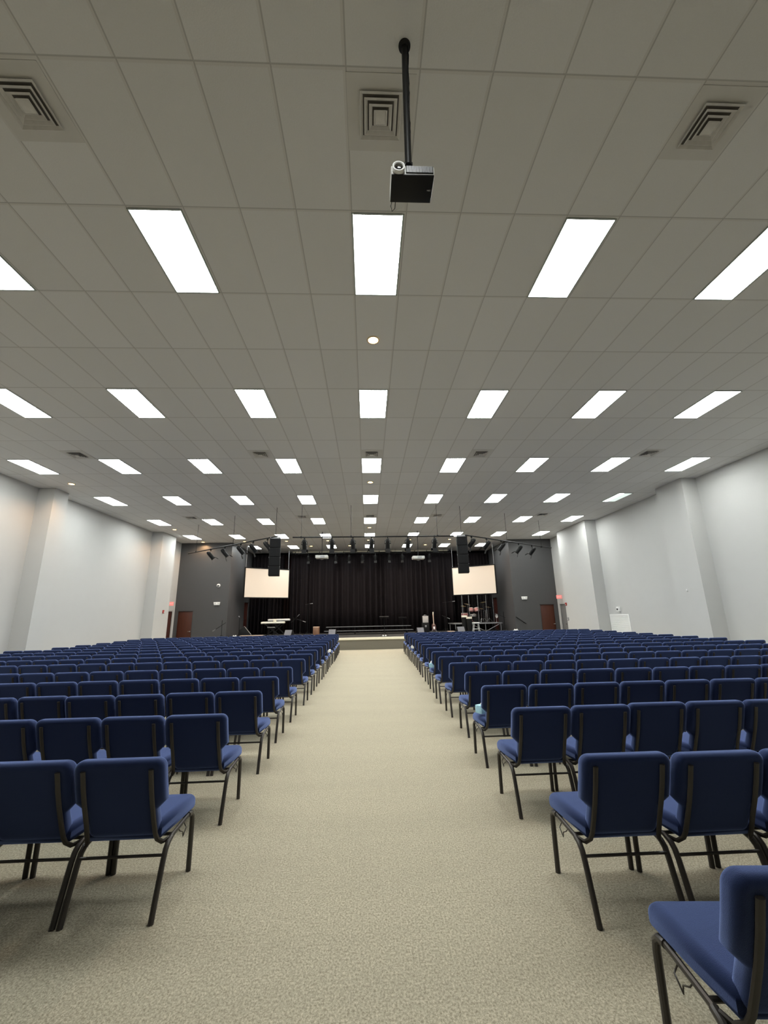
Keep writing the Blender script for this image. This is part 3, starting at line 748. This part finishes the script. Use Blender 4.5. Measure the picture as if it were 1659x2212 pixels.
MB().lathe([(0, .02), (.04, .015), (.045, 0)], (-.1, 0, -.01), (-1, 0, 0), 16, cap=False).build('lens', MT['glassdark'], t)
t = thing('return_grille', 'large white square air grille low on the right wall', 'air grille', (XR, 18.37, .87))
f = MB()
for s in (-1, 1): f.box((-.012, s*.68, 0), (.024, .07, 1.26), bev=.003); f.box((-.012, 0, s*.60), (.024, 1.3, .07), bev=.003)
f.build('frame', MT['white'], t)
f = MB()
for k in range(28): f.box((-.010, 0, -.56+k*.0415), (.012, 1.3, .022), Matrix.Rotation(.5, 3, 'Y'))
f.build('slats', MT['white'], t)
MB().box((-.002, 0, 0), (.004, 1.3, 1.18)).build('backing', MT['white'], t)
def device(nm, x, y, z, d, m, lb, cat, sgn):
    tt = thing(nm, lb, cat, (x, y, z))
    MB().box((sgn*d[0]/2, 0, 0), d, bev=.008).build('housing', MT[m], tt)
    MB().box((sgn*(d[0]+.004), 0, -d[2]*.15), (.008, d[1]*.5, d[2]*.3), bev=.002).build('cover', MT['silver'], tt)
device('fire_alarm', -10.43, 21.8, 2.05, (.05, .12, .16), 'red', 'small red fire alarm on the left boxed column near stage', 'fire alarm', 1)
device('fire_alarm', 10.70, 22.08, 2.05, (.05, .12, .16), 'red', 'small red fire alarm on the right boxed column near stage', 'fire alarm', -1)
device('thermostat', 10.70, 22.06, 1.28, (.035, .13, .16), 'grey_metal', 'small grey wall control below the right fire alarm', 'wall control', -1)
device('wall_switch', 10.72, 13.48, 2.28, (.02, .05, .08), 'white', 'tiny white fitting on the nearer right boxed column', 'wall fitting', -1)
for s, xa_, xb_, lb in ((1, AR+.02, 9.2, 'black sloping handrail on the charcoal wall right of the stage'),):
    t = thing('handrail', lb, 'handrail', (xa_, YB-.07, 1.42))
    MB().tube([(0, 0, 0), (.58, 0, -.40)], .022, 10).build('rail', MT['blackmetal'], t)
    for q in (.1, .46): MB().tube([(q, 0, -q*.69), (q, .07, -q*.69-.03)], .010, 8).build('bracket', MT['blackmetal'], t)

# ------------------------------------------------------------------ things on the stage
SZ = STAGE
def choir_riser():
    t = thing('choir_riser', 'long black two-step choir riser along the middle of the stage', 'riser', (.07, 25.4, SZ))
    MB().span((-2.67, -.25, .20), (2.60, .25, .235), bev=.004).build('lower_step', MT['stage_top'], t)
    MB().span((-2.60, .25, .42), (2.53, .75, .455), bev=.004).build('upper_step', MT['stage_top'], t)
    for z, y, a in ((.2175, -.256, 2.64), (.4375, .244, 2.57)): MB().span((-a, y-.004, z-.014), (a, y+.006, z+.014)).build('edge_strip', MT['grey_metal'], t)
    for x in (-2.3, -.85, .95, 2.3):
        for y, h in ((-.2, .2), (.3, .42), (.7, .42)): MB().tube([(x, y, 0), (x, y, h)], .022, 8).build('leg', MT['blackmetal'], t)
        MB().tube([(x, -.2, .03), (x, .7, .03)], .016, 8).build('brace', MT['blackmetal'], t)
choir_riser()
def wedge(x, y, rz, lb, w=.42, h=.36):
    t = thing('stage_monitor', lb, 'stage monitor', (x, y, SZ), rz, 'wedge monitors on the stage')
    poly = [(0, 0), (.36, 0), (.36, h*.55), (.20, h), (.14, h), (0, .09)]
    MB().prism(poly, (-w/2, -.18, 0), (0, 1, 0), (0, 0, 1), (1, 0, 0), w, bev=.008).build('cabinet', MT['rubber'], t)
    # slanted grille facing the players (away from the hall) and pale flat front panel
    MB().prism([(0, .10), (.14, h-.005), (.134, h), (-.006, .105)], (-w/2+.02, -.18, 0), (0, 1, 0), (0, 0, 1), (1, 0, 0), w-.04).build('panel', MT['grille_grey'], t)
wedge(-1.99, 24.0, R(-8), 'grey wedge monitor at the left side of the choir riser')
wedge(2.97, 24.0, R(8), 'grey wedge monitor left of the guitar amplifier')
wedge(5.28, 24.0, R(10), 'grey wedge monitor in front of the drum platform', .46, .36)
wedge(-4.42, 24.0, R(-18), 'grey wedge monitor right of the keyboards', .46, .38)
t = thing('loudspeaker', 'large black loudspeaker lying tilted back beside left stage wall', 'loudspeaker', (-7.05, 24.6, SZ), R(20))
MB().prism([(0, 0), (.62, 0), (.62, .16), (.25, .60), (0, .42)], (-.3, -.25, 0), (1, 0, 0), (0, 0, 1), (0, 1, 0), .5, bev=.012).build('cabinet', MT['rubber'], t)
MB().prism([(.635, .15), (.26, .60), (.275, .612), (.65, .165)], (-.3, -.23, 0), (1, 0, 0), (0, 0, 1), (0, 1, 0), .46).build('grille', MT['amp_grey'], t)
MB().lathe([(.05, 0), (.07, .01), (.07, .05), (.05, .06)], (-.22, -.31, .08), (0, 1, 0)).build('wheel', MT['rubber'], t)

def tripod(t, h, m='blackmetal', spread=.28, th=.015, name='leg'):
    MB().tube([(0, 0, .12), (0, 0, h)], th, 8).build('pole', MT[m], t)
    for k in range(3):
        a = 2*PI*k/3+.5; MB().tube([(0, 0, .22), (spread*math.cos(a), spread*math.sin(a), .012)], .009, 8).build(name, MT[m], t)
def mic_stand(x, y, h, lb, boom=None, rz=0, m='blackmetal', mic=True, z=SZ):
    t = thing('microphone_stand', lb, 'microphone stand', (x, y, z), rz, 'microphone stands on the stage'); tripod(t, h, m)
    if boom:
        (ax, az), (bx, bz) = boom
        MB().tube([(ax, 0, az), (bx, 0, bz)], .013, 8).build('boom', MT[m], t)
        MB().ball((0, 0, az+(bz-az)*(0-ax)/(bx-ax)), .025).build('boom_clutch', MT[m], t)
        if mic: 
            d = Vector((bx-ax, 0, bz-az)).normalized(); p = Vector((bx, 0, bz))
            MB().tube([p, p+d*.12, p+d*.17], [.011, .016, .024], 10).build('microphone', MT['grey_metal'], t)
    elif mic:
        MB().tube([(0, 0, h), (0, -.1, h+.05), (0, -.15, h+.07)], [.012, .015, .024], 10).build('microphone', MT['grey_metal'], t)
    return t
mic_stand(-7.82, 23.0, .98, 'black stand with a diagonal boom before left charcoal wall', boom=((.2, .86), (-.32, .52)), mic=True)
mic_stand(-7.2, 24.0, 1.10, 'black microphone stand behind the tilted black loudspeaker')
mic_stand(-4.4, 25.3, 1.05, 'black boom microphone stand right behind the keyboards', boom=((-.15, .75), (.2, 1.1)))
mic_stand(-3.97, 25.0, .80, 'microphone stand with bright microphone left of the brown box', boom=((-.2, .95), (.15, .83)))
mic_stand(-3.62, 25.5, 1.80, 'tallest microphone stand, standing behind the brown box', boom=((-.15, 1.79), (.12, 1.83)))
mic_stand(4.79, 26.0, .92, 'black microphone stand just right of the guitar', boom=((-.2, 1.0), (.15, .85)))
mic_stand(4.97, 26.3, 1.8, 'tall overhead microphone stand left of the drum platform', boom=((-.2, 1.78), (.40, 1.84)))
mic_stand(8.15, 24.9, 1.15, 'black boom stand at the right end of the drum platform', boom=((.1, .8), (-.35, .98)))
# music stands
def music_stand(x, y, h, lb, w=.5):
    t = thing('music_stand', lb, 'music stand', (x, y, SZ), 0, 'black music stands'); tripod(t, h, spread=.26)
    MB().box((0, -.03, h+.02), (w, .025, .34), Matrix.Rotation(R(-84), 3, 'X'), .004).build('desk', MT['blackmetal'], t)
    MB().box((0, -.14, h-.06), (w, .05, .012)).build('ledge', MT['blackmetal'], t)
music_stand(.88, 22.6, .98, 'black music stand at the middle front of the stage')
music_stand(2.22, 26.65, .90, 'black music stand behind the right end of the choir riser')
t = thing('white_shoes', 'small pale bundle at the foot of the front music stand', 'bundle', (.86, 22.2, SZ))
MB().ball((-.06, 0, .04), .06, (.8, 1.4, .65)).ball((.07, 0, .04), .06, (.8, 1.4, .65)).build('bundle', MT['cloth'], t)
t.name = 'cloth_bundle'
# keyboards
def keyboard(x, y, z, w, d, m, lb, rz=0, knob=False, legs=True):
    t = thing('keyboard', lb, 'keyboard', (x, y, z), rz, 'keyboards on the left of the stage')
    MB().box((0, 0, 0), (w, d, .11), bev=.03, seg=3).build('body', MT[m], t)
    MB().box((0, .06, .058), (w-.1, .16, .012), bev=.002).build('keys', MT['white'], t)
    if knob: MB().box((.1, -.02, .13), (.16, .1, .15), bev=.01).build('tablet', MT['cream'], t)
    return t
keyboard(-5.55, 25.0, 1.355, 1.36, .34, 'cream', 'cream stage keyboard on a black stand, front one', knob=True)
keyboard(-5.35, 25.7, 1.50, 1.30, .30, 'silver', 'silver keyboard higher up behind the cream keyboard', R(3))
def kstand(x, y, h, lb, w=.9):
    t = thing('keyboard_stand', lb, 'keyboard stand', (x, y, SZ), 0, 'keyboard stands')
    for s in (-1, 1):
        for q in (-.13, .13): MB().tube([(s*w/2, q, 0), (-s*w/2, q, h)], .016, 8).build('cross_leg', MT['blackmetal'], t)
    for s in (-1, 1):
        MB().tube([(s*w/2, -.19, .012), (s*w/2, .19, .012)], .014, 8).build('foot', MT['rubber'], t)
        MB().tube([(s*w/2, -.17, h), (s*w/2, .17, h)], .014, 8).build('support_arm', MT['blackmetal'], t)
kstand(-5.55, 25.0, 1.30-SZ-.014, 'black crossed stand under the cream keyboard'); kstand(-5.35, 25.7, 1.445-SZ-.014, 'black crossed stand under the silver keyboard')
def bench(x, y, lb):
    t = thing('keyboard_bench', lb, 'bench', (x, y, SZ)); MB().box((0, 0, .50), (.42, .28, .09), bev=.02, seg=3).build('cushion', MT['rubber'], t)
    MB().box((0, -.145, .535), (.42, .012, .022)).build('piping', MT['amp_grey'], t)
    for s in (-1, 1):
        for q in (-1, 1): MB().tube([(s*.18, q*.11, 0), (s*.12, q*.09, .46)], .012, 8).build('leg', MT['blackmetal'], t)
bench(-5.5, 24.45, 'low black bench in front of the keyboards')
t = thing('cajon', 'brown wooden box drum with a pale top', 'box drum', (-3.02, 25.0, SZ), R(-6))
MB().span((-.16, -.15, .02), (.16, .15, .46), bev=.008).build('box', MT['wood_box'], t)
MB().span((-.165, -.155, .46), (.165, .155, .50), bev=.006).build('seat_top', MT['pale_wood'], t)
for s in (-1, 1):
    for q in (-1, 1): MB().cyl((s*.12, q*.11, 0), (s*.12, q*.11, .022), .02, 10).build('foot', MT['rubber'], t)
# guitar amplifier stack
t = thing('guitar_amplifier', 'pale fronted guitar amplifier on a black case', 'amplifier', (3.6, 26.3, SZ+.56))
MB().span((-.20, -.15, 0), (.20, .15, .44), bev=.015).build('cabinet', MT['rubber'], t)
MB().span((-.18, -.158, .02), (.18, -.149, .42), bev=.003).build('grille', MT['amp_grey'], t)
MB().tube([(-.08, 0, .44), (-.07, 0, .475), (.07, 0, .475), (.08, 0, .44)], .008, 8).build('handle', MT['silver'], t)
t = thing('amplifier_case', 'black case carrying the pale fronted amplifier', 'equipment case', (3.6, 26.3, SZ))
MB().span((-.22, -.18, .0), (.22, .18, .555), bev=.012).build('shell', MT['rubber'], t)
MB().span((-.05, -.19, .30), (.05, -.178, .42), bev=.004).build('latch', MT['grey_metal'], t)
# guitar
t = thing('electric_guitar', 'upright guitar with a pale neck right of the amplifier', 'guitar', (4.06, 25.8, SZ+.08))
out = []
for i in range(36):
    a = 2*PI*i/36; rr = .17*(1+.18*math.cos(2*a-.2))*(.92 if abs(math.sin(a)) > .3 else .8)
    out.append((rr*math.cos(a+PI/2)*.95, .24+rr*1.25*math.sin(a+PI/2)))
tilt = Matrix.Rotation(R(-12), 3, 'X')
def gw(c): return tilt @ c
MB().prism(out, (0, -.02, 0), (1, 0, 0), (0, 0, 1), (0, 1, 0), .045, bev=.01).warp(gw).build('body', MT['door_dark'], t)
MB().span((-.04, -.045, .10), (.055, -.02, .26), bev=.006).warp(gw).build('pickguard', MT['white'], t)
MB().span((-.024, -.04, .34), (.024, -.015, 1.0), bev=.006).warp(gw).build('neck', MT['pale_wood'], t)
MB().prism([(-.03, 0), (.03, 0), (.045, .16), (-.01, .17)], (0, -.03, .99), (1, 0, 0), (0, 0, 1), (0, 1, 0), .018, bev=.003).warp(gw).build('headstock', MT['cream'], t)
t = thing('guitar_stand', 'dark folding stand holding the upright guitar', 'guitar stand', (4.06, 25.92, SZ))
for s in (-1, 1): MB().tube([(0, .05, .45), (s*.16, -.16, 0.01)], .010, 8).build('leg', MT['grey_metal'], t)
MB().tube([(0, .05, .45), (0, .28, .01)], .010, 8).build('leg', MT['grey_metal'], t)
MB().tube([(-.1, -.14, .14), (-.1, -.04, .10), (.1, -.04, .10), (.1, -.14, .14)], .009, 8).build('cradle', MT['grey_metal'], t)
MB().tube([(0, .05, .45), (0, .13, .80)], .010, 8).build('upright', MT['grey_metal'], t)
# drum platform
DP = 1.09
t = thing('drum_platform', 'grey folding platform raising the drum kit', 'platform', (6.75, 26.3, SZ))
MB().span((-1.50, -.75, .45), (1.50, 1.1, DP-SZ), bev=.006).build('deck', MT['grey_metal'], t)
for x in (-1.4, -.45, .45, 1.4):
    for y in (-.7, 1.0): MB().tube([(x, y, 0), (x, y, .45)], .02, 8).build('leg', MT['grey_metal'], t)
for a, b in ((-1.4, -.5), (.4, -.4), (.5, 1.35)): MB().tube([(a, -.7, .03), (b, -.7, .44)], .014, 8).build('brace', MT['grey_metal'], t)
# drum kit
KX, KY = 6.85, 26.5
k = thing('drum_kit', 'red sparkle drum kit behind clear panels under right screen', 'drum kit', (KX, KY, DP))
def drum(cx, cy, cz, r, h, nm, m='drum_red', ax=(0, 0, 1), hm='drumhead'):
    ax = Vector(ax).normalized(); c = Vector((cx, cy, cz))
    sh = MB().lathe([(r, -h/2), (r, h/2)], c, ax, 28).build(nm, MT[m], k)
    MB().lathe([(0, h/2+.004), (r-.01, h/2+.004), (r+.008, h/2+.002), (r+.008, h/2-.02), (r, h/2-.02)], c, ax, 28, cap=False).build('head', MT[hm], sh)
    f = MB().lathe([(r+.002, -h/2), (r+.01, -h/2), (r+.01, -h/2+.02), (r+.002, -h/2+.02)], c, ax, 28, cap=False)
    q = Vector((0, 0, 1)).rotation_difference(ax)
    for j in range(8):
        a = 2*PI*j/8; p = q @ Vector((r*math.cos(a)*1.05, r*math.sin(a)*1.05, 0)); f.tube([c+p-ax*(h/2-.01), c+p+ax*(h/2-.005)], .005, 6)
    f.build('lugs', MT['chrome'], sh)
drum(0, .0, .285, .27, .36, 'bass_drum', ax=(0, -1, 0.0), hm='rubber')
drum(-.24, .05, .80, .14, .2, 'tom_drum', ax=(.1, .3, 1)); drum(.12, .05, .80, .15, .22, 'tom_drum', ax=(-.1, .3, 1)); drum(-.62, .3, .42, .2, .36, 'floor_tom'); drum(-.25, -.45, .45, .17, .14, 'snare_drum', m='chrome')
def cymbal(cx, cy, z, r, nm='cymbal', tilt=(.1, -.15, 1)):
    ax = Vector(tilt).normalized()
    c = MB().lathe([(0, .03), (.03, .025), (.045, .012), (r, 0), (r, -.003), (.04, .008), (0, .02)], (cx, cy, z), ax, 28, cap=False).build(nm, MT['brass'], k)
    s = MB().tube([(cx, cy, .2), (cx, cy, z+.04)], .009, 8)
    for j in range(3):
        a = 2*PI*j/3; s.tube([(cx, cy, .28), (cx+.22*math.cos(a), cy+.22*math.sin(a), .01)], .008, 6)
    s.build('cymbal_stand', MT['chrome'], k)
cymbal(-.45, .1, 1.14, .22, tilt=(.25, -.1, 1)); cymbal(-.78, -.2, 1.02, .16); cymbal(.82, -.2, .93, .18); cymbal(.58, .15, 1.25, .2, tilt=(-.2, -.1, 1)); cymbal(.35, -.15, .85, .15)
ht = MB()
for q in (.55, .65): ht.tube([(q, -.35, .0), (q+.02, -.33, .75)], .010, 6)
ht.build('hardware', MT['chrome'], k)
MB().lathe([(0, .5), (.14, .5), (.15, .48), (.15, .44), (0, .44)], (.15, .75, 0), n=20, cap=False).tube([(.15, .75, .02), (.15, .75, .44)], .015, 8).build('throne', MT['rubber'], k)
# acrylic shield
t = thing('drum_shield', 'tall clear drum shield of hinged panels with chrome edges', 'drum shield', (6.7, 25.7, DP))
nodes = [(-.84, 0), (-.42, -.04), (.13, -.06), (.66, -.02), (1.30, .72)]
for a, b in zip(nodes, nodes[1:]):
    a, b = Vector((*a, 0)), Vector((*b, 0)); c = (a+b)/2; d = b-a; rot = Matrix.Rotation(math.atan2(d.y, d.x), 3, 'Z')
    MB().box(c+Vector((0, 0, .84)), (d.length-.02, .006, 1.66), rot).build('clear_panel', MT['glass'], t)
for a in nodes: MB().tube([(a[0], a[1], 0.005), (a[0], a[1], 1.67)], .017, 8).build('hinge_edge', MT['chrome'], t)
# congas
t = thing('conga_drums', 'pair of black conga drums with cream heads before the platform', 'conga drums', (5.88, 24.75, SZ))
for x, y, h in ((-.13, .1, .97), (.10, -.12, .88)):
    b = MB().lathe([(.11, .0), (.12, .1), (.15, .45), (.165, .65), (.155, h-.02), (.15, h-.02)], (x, y, 0), n=24).build('shell', MT['rubber'], t)
    MB().lathe([(.162, h-.10), (.170, h-.10), (.168, h), (.15, h+.006), (0, h+.008)], (x, y, 0), n=24, cap=False).build('head', MT['cream'], b)
# stool
t = thing('stool', 'small white metal stool before the drum platform', 'stool', (6.17, 23.9, SZ))
MB().box((0, 0, .56), (.36, .30, .05), bev=.015, seg=3).build('seat', MT['white'], t)
for s in (-1, 1):
    for q in (-1, 1): MB().tube([(s*.19, q*.15, 0), (s*.12, q*.11, .54)], .012, 8).build('leg', MT['white'], t)
MB().tube([(-.165, -.135, .22), (.165, -.135, .22), (.165, .135, .22), (-.165, .135, .22)], .010, 8, closed=True).build('footrest', MT['white'], t)
# fan
t = thing('pedestal_fan', 'small round-headed stand at the right edge of the drum platform', 'fan', (7.95, 25.75, DP), R(30))
MB().lathe([(0, 0), (.10, 0), (.10, .02), (0, .03)], n=20, cap=False).build('base', MT['grey_metal'], t)
MB().tube([(0, 0, .02), (0, 0, .30)], .012, 8).build('pole', MT['grey_metal'], t)
g = MB()
for q in (.04, .08, .11): g.tube([(q*math.cos(2*PI*i/20), -.04, .38+q*math.sin(2*PI*i/20)) for i in range(20)], .003, 5, closed=True, side=Vector((0, 1, 0)))
g.lathe([(.0, -.03), (.05, -.03), (.06, 0), (.11, .03), (.115, .04)], (0, 0, .38), (0, -1, 0), 20, cap=False); g.build('head', MT['silver'], t)
# small pale things near the stage front
def bundle(x, y, lb, sc=1.0, z=SZ):
    t = thing('cloth_bundle', lb, 'cloth bundle', (x, y, z), 0, 'small white bundles on the stage')
    m = MB()
    for i, (dx, dz, r) in enumerate(((-.09, .05, .06), (0, .06, .07), (.09, .05, .06), (-.04, .12, .035), (.06, .12, .04))): m.ball((dx*sc, 0, dz*sc), r*sc, (1.1, .9, .9))
    m.build('cloth', MT['cloth'], t)
bundle(-7.25, 23.4, 'small white bundle at the left end of the stage', 1.15); bundle(8.34, 23.6, 'small white bundle at the right end of the stage', 1.2); bundle(-5.3, 23.4, 'small white bundle before the keyboards', .8)
def lowbox(x0, x1, y, lb):
    t = thing('low_box', lb, 'box', ((x0+x1)/2, y, SZ)); w = (x1-x0)/2
    MB().span((-w, -.2, 0), (w, .2, .13), bev=.006).build('shell', MT['stage_top'], t); MB().span((-w, -.205, .125), (w, .205, .145), bev=.004).build('lid', MT['pale_wood'], t)
lowbox(-6.95, -5.75, 23.5, 'long flat box with a pale lid left of the white bundle'); lowbox(4.45, 4.82, 23.5, 'short flat box with pale lid left of the right wedge monitor')
